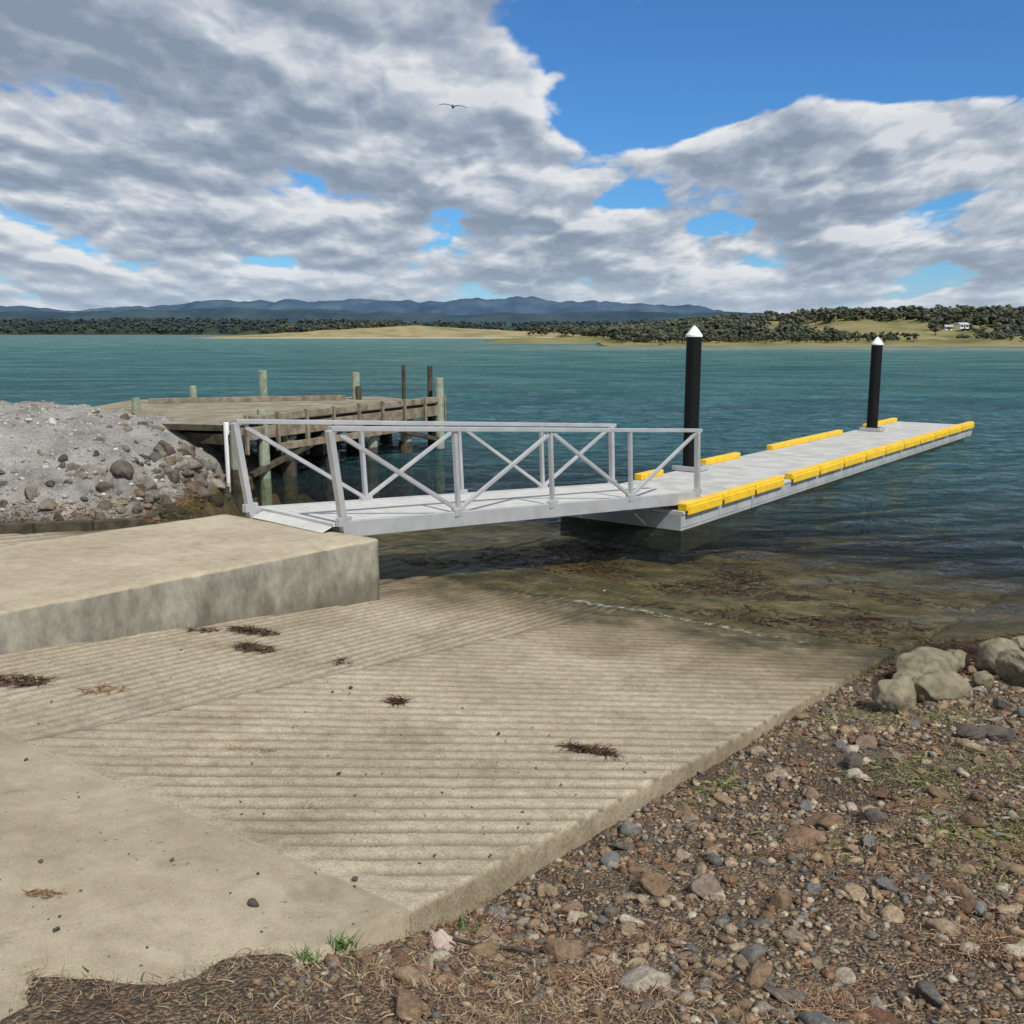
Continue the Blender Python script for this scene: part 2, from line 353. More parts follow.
# ------------------------------------------------------------------ water
def mat_water():
    m=bpy.data.materials.new("sea_water"); m.use_nodes=True; nt=NT(m.node_tree); nt.n.clear()
    out=nt.node('ShaderNodeOutputMaterial'); v=nt.pos()
    sp=nt.node('ShaderNodeSeparateXYZ'); nt.put(sp.inputs[0],v); x,y=sp.outputs[0],sp.outputs[1]
    s=nt.m('ADD',nt.m('MULTIPLY',nt.m('SUBTRACT',x,3.25),.58),nt.m('MULTIPLY',nt.m('SUBTRACT',y,8.4),.8146))
    r1=nt.noise(nt.mapv(v,(1,1.9,1),(0,0,.25)),2.3,4,.62,.6,'2D')
    r2=nt.noise(nt.mapv(v,(1,2.2,1),(0,0,-.2)),.55,3,.6,.4,'2D')
    r3=nt.noise(nt.mapv(v,(1,1.6,1),(0,0,.5)),9,2,.6,0,'2D')
    h=nt.m('ADD',nt.m('ADD',nt.m('MULTIPLY',r1,.6),nt.m('MULTIPLY',r2,.9)),nt.m('MULTIPLY',r3,.14))
    nr=nt.bump(h,1.0,.30)
    wob=nt.noise(v,.5,3,.6,0,'2D')
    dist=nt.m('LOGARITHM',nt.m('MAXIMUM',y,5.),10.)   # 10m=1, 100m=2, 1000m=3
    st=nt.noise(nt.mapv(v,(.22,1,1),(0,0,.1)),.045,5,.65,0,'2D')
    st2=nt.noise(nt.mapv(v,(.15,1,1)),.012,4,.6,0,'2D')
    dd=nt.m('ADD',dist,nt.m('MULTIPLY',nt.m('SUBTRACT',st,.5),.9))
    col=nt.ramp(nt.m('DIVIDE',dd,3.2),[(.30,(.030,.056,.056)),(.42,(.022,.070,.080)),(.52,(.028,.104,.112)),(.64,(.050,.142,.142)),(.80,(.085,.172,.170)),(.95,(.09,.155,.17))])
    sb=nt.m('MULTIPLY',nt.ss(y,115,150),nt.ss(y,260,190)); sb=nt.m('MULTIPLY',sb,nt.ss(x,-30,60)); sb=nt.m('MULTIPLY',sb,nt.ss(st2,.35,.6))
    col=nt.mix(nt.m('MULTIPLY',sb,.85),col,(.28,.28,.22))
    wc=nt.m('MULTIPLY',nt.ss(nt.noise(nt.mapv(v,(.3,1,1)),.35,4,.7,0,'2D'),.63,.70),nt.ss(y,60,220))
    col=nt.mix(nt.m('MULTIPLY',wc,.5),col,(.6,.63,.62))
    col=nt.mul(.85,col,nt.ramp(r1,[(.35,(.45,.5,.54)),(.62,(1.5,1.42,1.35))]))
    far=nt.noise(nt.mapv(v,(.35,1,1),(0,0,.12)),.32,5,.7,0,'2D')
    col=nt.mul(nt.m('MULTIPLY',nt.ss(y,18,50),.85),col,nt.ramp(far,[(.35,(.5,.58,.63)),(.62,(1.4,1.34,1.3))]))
    op=nt.ss(nt.m('ADD',s,nt.m('MULTIPLY',nt.m('SUBTRACT',wob,.5),3.)),1.5,14.)
    dif=nt.node('ShaderNodeBsdfDiffuse'); nt.put(dif.inputs[0],col); nt.put(dif.inputs['Normal'],nr)
    tr=nt.node('ShaderNodeBsdfTransparent'); tr.inputs[0].default_value=(.92,.92,.80,1)
    mx=nt.node('ShaderNodeMixShader'); nt.put(mx.inputs[0],op); nt.put(mx.inputs[1],tr.outputs[0]); nt.put(mx.inputs[2],dif.outputs[0])
    gl=nt.node('ShaderNodeBsdfGlossy'); nt.put(gl.inputs['Roughness'],.06); gl.inputs[0].default_value=(.9,.95,1,1); nt.put(gl.inputs['Normal'],nr)
    fr=nt.node('ShaderNodeFresnel'); fr.inputs[0].default_value=1.33; nt.put(fr.inputs['Normal'],nr)
    ff=nt.m('MINIMUM',nt.m('MULTIPLY',fr.outputs[0],.85),.40)
    ff=nt.m('MULTIPLY',ff,nt.ss(y,25,200,1.,.42)); ff=nt.m('MULTIPLY',ff,nt.ss(s,0.,7.,.5,1.))
    m2=nt.node('ShaderNodeMixShader'); nt.put(m2.inputs[0],ff); nt.put(m2.inputs[1],mx.outputs[0]); nt.put(m2.inputs[2],gl.outputs[0])
    fn=nt.noise(v,9,5,.7,0,'2D'); fb=nt.noise(v,1.1,3,.6,0,'2D')
    se=nt.m('ADD',s,nt.m('MULTIPLY',nt.m('SUBTRACT',wob,.5),.5))
    foam=nt.m('MULTIPLY',nt.m('MULTIPLY',nt.ss(se,-.05,.02),nt.ss(se,.11,.03)),nt.ss(fn,.47,.62))
    foam=nt.m('MULTIPLY',nt.m('MULTIPLY',foam,nt.ss(x,-.3,1.2)),nt.ss(fb,.38,.52)); foam=nt.m('MULTIPLY',foam,.55)
    fd=nt.node('ShaderNodeBsdfDiffuse'); fd.inputs[0].default_value=(.5,.5,.46,1)
    m3=nt.node('ShaderNodeMixShader'); nt.put(m3.inputs[0],foam); nt.put(m3.inputs[1],m2.outputs[0]); nt.put(m3.inputs[2],fd.outputs[0])
    nt.l.new(m3.outputs[0],out.inputs[0]); return m
xw=axis(-10,18,.09,-9000,9000,1.13); yw=axis(7,32,.09,2,9500,1.13)
Xw,Yw=np.meshgrid(xw,yw); Zw=np.zeros_like(Xw); rr=np.random.default_rng(5)
for k in range(26):
    lam=rr.uniform(.40,2.2); ang=rr.normal(1.9,.45); kk=2*math.pi/lam
    Zw+=.0050*lam**.8*np.sin(kk*(Xw*math.cos(ang)+Yw*math.sin(ang))+rr.uniform(0,6.28)+1.5*fbm(Xw*.3,Yw*.3,k,2))
fade=sst(Xw,-60,-12)*(1-sst(Xw,20,70))*(1-sst(Yw,34,80))
sw,_=SN(Xw,Yw); Zw*=fade*(.22+.78*sst(sw,0,4.5))
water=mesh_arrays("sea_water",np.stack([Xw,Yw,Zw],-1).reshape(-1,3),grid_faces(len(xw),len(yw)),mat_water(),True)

# ------------------------------------------------------------------ gangway
gw=empty("gangway")
mb=MB(); md=MB()
gs0,gs1=-1.62,4.55
def GP(f,side,up=0.,out=0.):
    nR=4.92+(3.92-4.92)*f; n=nR+side*1.42
    s=gs0+(gs1-gs0)*f; z=.875+(.475-.875)*f
    return P3(s-up*.065,n,z+up)
HT=1.0
for side in(0,1):
    mb.box(GP(0,side,HT)+Vector((-.05,-.07,0)),GP(1,side,HT-.06)+Vector((.06,.08,0)),.075,.05)
    mb.box(GP(0,side,-.03),GP(1,side,-.03),.06,.17)
    for i in range(5):
        f=i/4
        lean=Vector((-.06,-.08,0))*(1 if i==0 else 0)
        w=.07 if i in(0,4) else .05
        mb.box(GP(f,side,-.075),GP(f,side,HT-.015-.06*f)+lean,w,w)
        mb.box(GP(f,side,.05)-Vector((.05,.07,0)),GP(f,side,.05)+Vector((.05,.07,0)),.066,.09)
    for i in range(4):
        f0,f1=i/4+.006,(i+1)/4-.006
        if i%2==0: a,b=GP(f0,side,.93),GP(f1,side,.09)
        else: a,b=GP(f0,side,.09),GP(f1,side,.91)
        mb.box(a,b,.04,.045)
npl=42
for i in range(npl):
    f0=i/npl+.0008; f1=(i+1)/npl-.0008
    a=(GP(f0,0,.02)+GP(f0,1,.02))/2; b=(GP(f1,0,.02)+GP(f1,1,.02))/2
    md.box(a,b,1.34,.035)
for i in range(9):
    f=i/8; mb.box(GP(f,0,-.06),GP(f,1,-.06),.05,.07)
md.box(P3(-1.76,5.64,.829),P3(-1.61,5.62,.880),1.26,.010)
md.box(P3(4.52,4.60,.50),P3(5.10,4.52,.365),1.3,.014)
mb.obj("truss_frame",[M_alu],.006,parent=gw); md.obj("deck",[M_frp],.003,parent=gw)

# ------------------------------------------------------------------ pontoon
pt=empty("floating_pontoon")
PD=Vector((.604,.797,0)); PN=Vector((-.797,.604,0)); PC=Vector((2.41,13.87,0))
def PP(a,b,z): return PC+PD*a+PN*b+Vector((0,0,z))
L,Wd,dz=16.9,2.12,.32
fl=MB();dk=MB();ye=MB()
nsec=7; sl=L/nsec
for i in range(nsec):
    a0=i*sl+.012; a1=(i+1)*sl-.012
    fl.box(PP(a0,Wd/2,.155),PP(a1,Wd/2,.155),Wd-.06,.24,0)
    fl.box(PP(a0-.005,Wd/2,-.12),PP(a1+.005,Wd/2,-.12),Wd-.045,.31,1)
    for j in range(4):
        w=(a1-a0)/4; p=a0+j*w
        for b in(.027,Wd-.027): fl.box(PP(p+.02,b,.165),PP(p+w-.02,b,.165),.012,.17,0)
    for jb in range(4):
        b0=jb*Wd/4+.006; b1=(jb+1)*Wd/4-.006
        for ja in range(4):
            q0=a0+ja*(a1-a0)/4+.004; q1=a0+(ja+1)*(a1-a0)/4-.004
            dk.box(PP(q0,(b0+b1)/2,dz-.028),PP(q1,(b0+b1)/2,dz-.028),b1-b0,.05)
fl.obj("floats",[M_pont,M_dkw],.01,parent=pt); dk.obj("deck_panels",[M_pdk],.008,parent=pt)
def fender(a0,a1,b):
    n=max(1,round((a1-a0)/1.25)); st=(a1-a0)/n
    for i in range(n):
        p,q=a0+i*st+.012,a0+(i+1)*st-.012
        ye.box(PP(p,b,dz+.05),PP(q,b,dz+.05),.15,.11)
        ye.box(PP(p+.03,b+(-.078 if b<1 else .078),dz+.0),PP(q-.03,b+(-.078 if b<1 else .078),dz+.0),.03,.13)
fender(.05,3.6,.05); fender(3.95,16.85,.05)
fender(2.3,3.1,Wd-.05); fender(4.75,6.3,Wd-.05) ; fender(7.9,12.3,Wd-.05); fender(14.2,16.8,Wd-.05)
ye.obj("fenders",[M_yel],.035,parent=pt)
def pile(a,b,top,nm):
    c=PP(a,b,0); m=MB(); r=.137
    m.cyl((c.x,c.y,-2.4),(c.x,c.y,top-.20),r,r,32,0)
    m.cyl((c.x,c.y,top-.20),(c.x,c.y,top-.165),r+.014,r+.014,32,1)
    m.cyl((c.x,c.y,top-.165),(c.x,c.y,top-.06),r+.008,.07,32,1)
    m.cyl((c.x,c.y,top-.06),(c.x,c.y,top),.07,.012,32,1)
    for sg in(-1,1): m.box(PP(a+sg*.22,b-.24,dz+.05),PP(a+sg*.22,b+.24,dz+.05),.07,.08,2)
    m.box(PP(a-.22,b-.24,dz+.05),PP(a+.22,b-.24,dz+.05),.07,.08,2)
    return m.obj(nm,[M_blk,M_wht,M_alu],.004)
pile(4.0,1.95,2.93,"mooring_pile"); pile(13.6,1.70,2.70,"mooring_pile")

# ------------------------------------------------------------------ old timber wharf
wh=empty("timber_wharf"); w1=MB()
A_=Vector((-5.1,18.7,0));B_=Vector((-1.82,24.8,0))
poly=[(-5.1,18.7),(-1.82,24.8),(-3.5,27.3),(-9.8,26.0),(-9.8,19.8)]
w1.prism(poly,.98,1.10,2,3)
e=(B_-A_).normalized(); o_=Vector((e.y,-e.x,0)); Lw=(B_-A_).length
def WP(t,b,z): return A_+e*t*Lw-o_*b+Vector((0,0,z))
w1.box(WP(0,-.07,.93),WP(1,-.07,.93),.13,.24,1)
w1.box(WP(.02,-.10,1.20),WP(1,-.10,1.20),.14,.13,1)
w1.box(WP(.12,-.16,.62),WP(1,-.16,.62),.06,.14,1)
for i in range(9):
    t=i/8
    w1.box(WP(t,-.17,.55),WP(t,-.17,1.30),.09,.05,1)
rw=random.Random(4)
for row,b in((0,.05),(1,1.6),(2,3.2)):
    for i in range(6):
        t=i/5
        p=WP(t,b,-1.5); q=WP(t,b,1.0)
        q=q+Vector((rw.uniform(-.04,.04),rw.uniform(-.04,.04),0))
        w1.cyl(p,q,.15,.125,12,0 if row==0 else 2)
        w1.cyl(WP(t,b,-1.5),WP(t,b,.28),.165,.162,12,2)
for i in range(6): w1.box(WP(i/5,-.1,.82),WP(i/5,4.2,.82),.2,.2,2)
for b in(.4,1.6,2.8): w1.box(WP(0,b,.90),WP(1,b,.90),.15,.15,2)
w1.box(WP(.02,-.12,.15),WP(.38,-.12,.75),.12,.1,2); w1.box(WP(.62,-.12,.75),WP(.98,-.12,.2),.12,.1,2)
def post(x,y,z0,z1,r,m): w1.cyl((x,y,z0),(x+rw.uniform(-.03,.03),y,z1),r,r*.9,12,m)
post(-6.45,26.0,.6,1.85,.12,0); post(-4.05,26.1,.6,1.80,.11,0); post(-2.74,25.3,-1,2.02,.055,2)
post(-2.05,24.95,-1,2.0,.07,2); post(-1.78,24.6,-1.5,1.72,.12,0); post(-8.35,22.3,.8,1.38,.1,0); post(-8.0,25.2,.8,1.5,.1,0)
post(-4.78,19.2,-1.,1.36,.115,0); post(-3.95,26.0,.5,1.45,.08,2); post(-5.35,18.75,-.6,1.15,.06,4)
w1.box((-8.9,24.6,1.16),(-4.3,25.9,1.16),.16,.12,1)
w1.obj("structure",[M_timg,M_timb,M_timd,M_wdeck,M_wht],.008,parent=wh)

# ------------------------------------------------------------------ stones
def ico(sub):
    bm=bmesh.new(); bmesh.ops.create_icosphere(bm,subdivisions=sub,radius=1)
    V=np.array([v.co[:] for v in bm.verts]); F=np.array([[v.index for v in f.verts] for f in bm.faces]); bm.free(); return V,F
def variants(sub,n,amp,rng,cuts=11,cr=(.5,.88),ck=1.):
    V,F=ico(sub); out=[]
    for k in range(n):
        P=V.copy()
        for j in range(cuts):
            d=rng.normal(size=3); d/=np.linalg.norm(d); c=rng.uniform(*cr)
            pr=P@d; ex=np.clip(pr-c,0,None); P=P-ex[:,None]*d*ck
        for j in range(4):
            d=rng.normal(size=3)*2.2; P=P*(1+amp*np.sin(V@d+rng.uniform(0,6))[:,None]*.5)
        if sub>=4:
            for q,a in((5,.022),(10,.012),(20,.008)):
                for j in range(4):
                    d=rng.normal(size=3); d*=q/np.linalg.norm(d); P=P*(1+a*np.sin(V@d+rng.uniform(0,6)+1.5*np.sin(V@d[::-1]*.6))[:,None])
        out.append(P*1.12)
    return out,F
def rocks(name,C,R,sub,mat,rng,flat=(.45,.8),smooth=False,nv=16,amp=.14,**kw):
    vs,F=variants(sub,nv,amp,rng,**kw); vs=np.array(vs); n=len(C); idx=rng.integers(0,nv,n)
    P=vs[idx]
    sc=np.stack([rng.uniform(.8,1.35,n),rng.uniform(.6,1.,n),rng.uniform(*flat,n)],1)*R[:,None]
    P=P*sc[:,None,:]
    a=rng.uniform(0,6.283,n); t=rng.normal(0,.3,n)
    ca,sa,ct,st=np.cos(a),np.sin(a),np.cos(t),np.sin(t)
    y=P[...,1]*ct[:,None]-P[...,2]*st[:,None]; z=P[...,1]*st[:,None]+P[...,2]*ct[:,None]
    x=P[...,0]*ca[:,None]-y*sa[:,None]; y2=P[...,0]*sa[:,None]+y*ca[:,None]
    P=np.stack([x,y2,z],-1)+C[:,None,:]
    m=vs.shape[1]; FF=(F[None]+(np.arange(n)*m)[:,None,None]).reshape(-1,3)
    return mesh_arrays(name,P.reshape(-1,3),FF,mat,smooth)
def beach_pts(n,rng,smin=-8.6,smax=1.6,nmin=-6.,nmax=0.0):
    s=rng.uniform(smin,smax,n)
    nn=rng.uniform(nmin,nmax,n); x,y=XY(s,nn)
    k=(y>1.6)&(np.abs(x)<y*.62+.8); return x[k],y[k],s[k],nn[k]
rg=np.random.default_rng(11)
x,y,s,n=beach_pts(110000,rg)
patch=fbm(x*1.6,y*1.6,91,4)
dens=sst(patch,.30,.55)*.8+.2
dist=np.hypot(x,y); dens=dens*np.clip(1.2-.09*dist,.22,1)
dens=np.where(s<-6.6,dens*.35,dens)
k=rg.uniform(0,1,len(x))<dens; x,y=x[k],y[k]
R=np.exp(rg.normal(math.log(.0100),.5,len(x))); R=np.clip(R,.004,.04)*(.8+.04*np.hypot(x,y))
C=np.stack([x,y,ground_z(x,y)+R*.25],1)
rocks("gravel",C,R,1,M_peb,rg)
x,y,s,n=beach_pts(4600,rg,nmax=-.06)
k=((s>-6.7)|(rg.uniform(0,1,len(x))<.18))&(rg.uniform(0,1,len(x))<sst(fbm(x*1.1+9,y*1.1,93,3),.28,.58)*.8+.2); x,y=x[k],y[k]
R=np.clip(np.exp(rg.normal(math.log(.026),.42,len(x))),.015,.075)
rocks("loose_stones",np.stack([x,y,ground_z(x,y)+R*.2],1),R,3,M_peb,rg,flat=(.35,.7),amp=.10)
# riprap along the base of the causeway
x=rg.uniform(-9.8,-4.3,3000); y=rg.uniform(13.0,20.5,3000)
z=ground_z(x,y); k=(z>-.15)&(rg.uniform(0,1,len(x))<(sst(x,-8.4,-5.3)*.8+.06)*(.2+.8*sst(fbm(x*1.1,y*1.1,95,3),.38,.58))*(1-.93*sst(z,.55,.95)))
x,y,z=x[k],y[k],z[k]; R=np.clip(np.exp(rg.normal(math.log(.085),.5,len(x))),.03,.24)
rocks("riprap",np.stack([x,y,z-R*.2],1),R,3,M_rip,rg,flat=(.6,.95),cr=(.48,.84),amp=.10)
M_rub=mat_stones("rubble_stone",[(0,(.15,.13,.105)),(.4,(.30,.28,.25)),(.8,(.44,.42,.38)),(1,(.56,.54,.50))],bscale=20)
x=rg.uniform(-11,-4.8,3000); y=rg.uniform(13.3,20.5,3000); z=ground_z(x,y); k=z>.1; x,y,z=x[k],y[k],z[k]
R=np.exp(rg.normal(math.log(.02),.6,len(x)))
rocks("causeway_rubble",np.stack([x,y,z+R*.0],1),R,1,M_rub,rg)
# boulders at the water's edge
def boulder(x,y,r,mat=M_boul,dz=.45,flat=(.75,.9),name="boulder",cr=(.72,.95)):
    z=float(ground_z(np.array([x]),np.array([y]))[0])
    o=rocks(name,np.array([[0,0,0.]]),np.array([r]),5,mat,rg,flat=flat,smooth=True,nv=1,amp=.08,cuts=10,cr=cr,ck=.85)
    o.location=(x,y,max(z,-.05)+r*dz)
for b in [(2.66,6.60,.185),(3.24,7.45,.19),(3.02,6.72,.155),(2.98,7.15,.10),(3.88,7.65,.18),(3.80,7.12,.19),(3.5,7.1,.075),(3.62,7.85,.12),(2.92,6.95,.07),(4.35,8.1,.13)]: boulder(*b)
for b in [(2.82,5.55,.11),(2.66,5.50,.09),(3.2,6.2,.08),(1.9,5.2,.07)]: boulder(*b,mat=M_dark,dz=.25,flat=(.45,.6),name="dark_rock",cr=(.6,.9))
for b in [(.56,3.62,.075),(.17,3.05,.052),(-.10,3.0,.05),(1.0,3.4,.06),(.22,3.5,.05),(1.45,4.3,.07),(2.1,4.6,.06),(1.7,3.5,.05),(.75,2.75,.055)]: boulder(*b,mat=M_peb,dz=.2,flat=(.5,.65),name="beach_stone",cr=(.6,.9))
boulder(-.24,3.12,.045,mat=simple("pinkish_quartz",(.38,.28,.23),(.50,.42,.36),20,.8,0,.5,.006,60),dz=.4,name="quartz_stone",cr=(.6,.9))
q=rg.uniform(0,1,(240,2)); s=-8.8+q[:,0]*5.; n=.05+q[:,1]**1.6*4.; x,y=XY(s,n); R=np.clip(np.exp(rg.normal(math.log(.005),.45,240)),.003,.016)
rocks("scattered_pebbles",np.stack([x,y,-G*s+R*.4],1),R,1,M_dark,rg)
x=np.array([-.92,-.60,-1.5]);y=np.array([3.26,3.5,3.0]);s,n=SN(x,y);rocks("slab_stones",np.stack([x,y,-G*s+.008],1),np.array([.02,.013,.01]),2,M_dark,rg)

# ------------------------------------------------------------------ strands (dry wrack, grass, seaweed)
def strands(name,X,Y,Z,Ls,Wt,mat,rng,lift=.3,up=0.,curl=1.2,seg=4):
    n=len(X); a=rng.uniform(0,6.283,n); cu=rng.normal(0,curl,n)
    P=np.stack([X,Y,Z],1); pts=[]; ang=a.copy(); pit=rng.uniform(0,1,n)*lift+up
    cur=P.copy(); st=Ls/seg
    for i in range(seg+1):
        pts.append(cur.copy())
        h=np.cos(pit)
        cur=cur+np.stack([np.cos(ang)*h,np.sin(ang)*h,np.sin(pit)],1)*st[:,None]
        ang=ang+cu/seg; pit=pit-(rng.uniform(.1,.5,n)*(lift+up*.6))/seg*2.2
    V=np.zeros((n,(seg+1)*2,3))
    side=np.stack([-np.sin(a),np.cos(a),rng.normal(0,.5,n)],1)
    for i in range(seg+1):
        w=Wt*(1-.75*i/seg)*.5
        V[:,2*i]=pts[i]-side*w[:,None]; V[:,2*i+1]=pts[i]+side*w[:,None]
    f=np.array([[2*i,2*i+1,2*i+3,2*i+2] for i in range(seg)])
    FF=(f[None]+(np.arange(n)*(seg+1)*2)[:,None,None]).reshape(-1,4)
    return mesh_arrays(name,V.reshape(-1,3),FF,mat)
def strand_mat(name,stops):
    m,nt,bs=new_mat(name); nt.put(bs.inputs['Base Color'],nt.ramp(nt.rpi(),stops)); bs.inputs['Roughness'].default_value=.85; bs.inputs['Specular IOR Level'].default_value=.2
    return m
M_dry=strand_mat("dry_wrack",[(0,(.08,.040,.023)),(.4,(.18,.10,.06)),(.7,(.28,.19,.115)),(1,(.40,.31,.22))])
M_grn=strand_mat("green_weed",[(0,(.05,.075,.02)),(.5,(.12,.15,.04)),(1,(.24,.23,.10))])
M_sea=strand_mat("brown_seaweed",[(0,(.018,.010,.006)),(.6,(.06,.03,.016)),(1,(.13,.065,.03))])
M_org=strand_mat("orange_seaweed",[(0,(.12,.07,.03)),(1,(.30,.17,.07))])
M_grass=strand_mat("grass_blades",[(0,(.04,.10,.02)),(1,(.12,.22,.05))])
M_straw=strand_mat("straw_grass",[(0,(.16,.10,.06)),(.5,(.29,.20,.12)),(.85,(.40,.32,.20)),(1,(.14,.19,.05))])
x,y,s,n=beach_pts(150000,rg,nmax=.6)
pw=fbm(x*1.1+7,y*1.1,101,4); dn=sst(pw,.42,.58)*.95+.08; near=sst(-s,1.5,5.2); dn=dn*(.18+.82*near)
gz=ground_z(x,y); slabz=np.where(n>0,-G*s,-9)
k=(rg.uniform(0,1,len(x))<dn)&(gz>slabz-.002); x,y,gz=x[k],y[k],gz[k]
strands("dry_wrack",x,y,gz+.004+rg.uniform(0,.016,len(x)),rg.uniform(.015,.065,len(x)),rg.uniform(.0015,.005,len(x)),M_dry,rg,.45)
x,y,s,n=beach_pts(60000,rg,smin=-8.6,smax=-5.9,nmin=-2.2,nmax=.6)
gz=ground_z(x,y); k=(rg.uniform(0,1,len(x))<sst(-s,6.0,6.9)*.9*(.2+.8*sst(fbm(x*2,y*2,111,3),.3,.55)))&(gz>np.where(n>0,-G*s,-9)); x,y,gz=x[k],y[k],gz[k]
strands("dry_grass",x,y,gz,rg.uniform(.015,.055,len(x)),rg.uniform(.0012,.003,len(x)),M_straw,rg,.6,up=.15)
x,y,s,n=beach_pts(60000,rg,smin=-6,smax=-.8,nmax=-.15)
band=np.exp(-((s+3.9)/.9)**2)+.6*np.exp(-((s+2.2)/.4)**2); dn=band*sst(fbm(x*2.+3,y*2.,105,4),.40,.60)*.8
k=rg.uniform(0,1,len(x))<dn; x,y=x[k],y[k]
strands("green_weed",x,y,ground_z(x,y)+.006+rg.uniform(0,.015,len(x)),rg.uniform(.03,.10,len(x)),rg.uniform(.003,.007,len(x)),M_grn,rg,.3)
x,y,s,n=beach_pts(36000,rg,smin=-1.,smax=2.6,nmin=-4,nmax=-.2); gz=ground_z(x,y)
k=(gz>-.12)&(gz<.12)&(rg.uniform(0,1,len(x))<sst(fbm(x*2.4,y*2.4,121,3),.34,.52)); x,y,gz=x[k],y[k],gz[k]
strands("dark_seaweed",x,y,gz+rg.uniform(0,.03,len(x)),rg.uniform(.05,.14,len(x)),rg.uniform(.006,.014,len(x)),M_sea,rg,.3)
# seaweed cast up round the foot of the causeway
x=rg.uniform(-7.5,-4.2,9000); y=rg.uniform(13.2,18.5,9000); gz=ground_z(x,y)
k=(gz>-.1)&(gz<.3)&(rg.uniform(0,1,len(x))<sst(fbm(x*2,y*2,127,3),.32,.5)); x,y,gz=x[k],y[k],gz[k]
strands("causeway_seaweed",x,y,gz+rg.uniform(0,.04,len(x)),rg.uniform(.06,.18,len(x)),rg.uniform(.008,.02,len(x)),M_org,rg,.3)
# weed growing on the submerged part of the ramp
s=rg.uniform(.5,6.5,16000); n=rg.uniform(.0,6.5,16000); x,y=XY(s,n)
k=rg.uniform(0,1,len(x))<sst(fbm(x*1.0,y*1.0,125,4),.50,.66)*.6; x,y,s=x[k],y[k],s[k]
strands("submerged_weed",x,y,-G*s-.01+rg.uniform(0,.02,len(x)),rg.uniform(.08,.22,len(x)),rg.uniform(.012,.03,len(x)),M_sea,rg,.15)
def clump(x,y,rx,ry,ang,cnt,mat=M_sea,L=(.04,.11),w=(.004,.009),h=.03,name="seaweed_clump"):
    r=np.sqrt(rg.uniform(0,1,cnt)); t=rg.uniform(0,6.283,cnt)
    u=r*np.cos(t)*rx; v=r*np.sin(t)*ry; X=x+u*math.cos(ang)-v*math.sin(ang); Y=y+u*math.sin(ang)+v*math.cos(ang)
    s,n=SN(X,Y); Z=-G*s+.004+rg.uniform(0,1,cnt)*h*(1-r*.8)
    strands(name,X,Y,Z,rg.uniform(*L,cnt),rg.uniform(*w,cnt),mat,rg,.35,curl=2.)
clump(-2.07,7.72,.22,.09,-.3,320,h=.045); clump(-1.92,7.15,.17,.10,-.5,240,h=.04); clump(-2.45,7.65,.12,.05,0,70)
clump(-3.05,5.86,.20,.13,.2,320,h=.045); clump(-.72,5.97,.06,.05,.8,110,h=.035); clump(.45,5.25,.16,.035,-.35,200,h=.03)
clump(-1.23,6.9,.06,.03,-.2,40); clump(-2.5,5.82,.13,.09,.3,60,M_org,h=.01)
clump(-1.65,3.24,.07,.025,0,70,M_org,(.02,.06),(.002,.005),.008); clump(-1.35,4.9,.14,.04,0,60,M_org,(.02,.06),(.002,.004),.006)
clump(-.9,4.2,.05,.03,0,16,M_org,(.02,.05),(.002,.004),.006)
for gx,gy,cn_ in((-.56,3.02,70),(-.66,2.92,45),(-.18,3.2,16),(-.9,2.62,26),(-.7,2.7,20)):
    t=rg.uniform(0,6.28,cn_); r=rg.uniform(0,.045,cn_); X_=gx+r*np.cos(t); Y_=gy+r*np.sin(t); s,n=SN(X_,Y_)
    strands("grass_tuft",X_,Y_,-G*s-.005,rg.uniform(.03,.075,cn_),rg.uniform(.003,.006,cn_),M_grass,rg,.5,up=.8)
for cx,cy,rx in((.92,2.62,.13),(-.1,3.45,.05),(2.35,3.9,.25),(1.6,3.1,.16),(.25,2.75,.12),(.5,3.1,.1),(1.2,3.9,.12),(3.0,5.0,.2),(1.9,4.4,.14)):
    cnt=int(2600*rx*rx*10)+150; t=rg.uniform(0,6.28,cnt); r=np.sqrt(rg.uniform(0,1,cnt))*rx; X_=cx+r*np.cos(t); Y_=cy+r*np.sin(t)*.7
    strands("wrack_mat",X_,Y_,ground_z(X_,Y_)+.005+rg.uniform(0,1,cnt)*.05*(1-r/rx),rg.uniform(.02,.07,cnt),rg.uniform(.002,.005,cnt),M_dry,rg,.5)
mt=MB(); g0=float(ground_z(np.array([.0]),np.array([3.0]))[0])
pts=[(-.20,3.08),(-.10,3.04),(.0,3.03),(.08,3.0)]
for a,b in zip(pts[:-1],pts[1:]): mt.cyl((*a,g0+.03),(*b,g0+.028),.007,.006,8)
mt.obj("driftwood_stick",[M_timd],0)

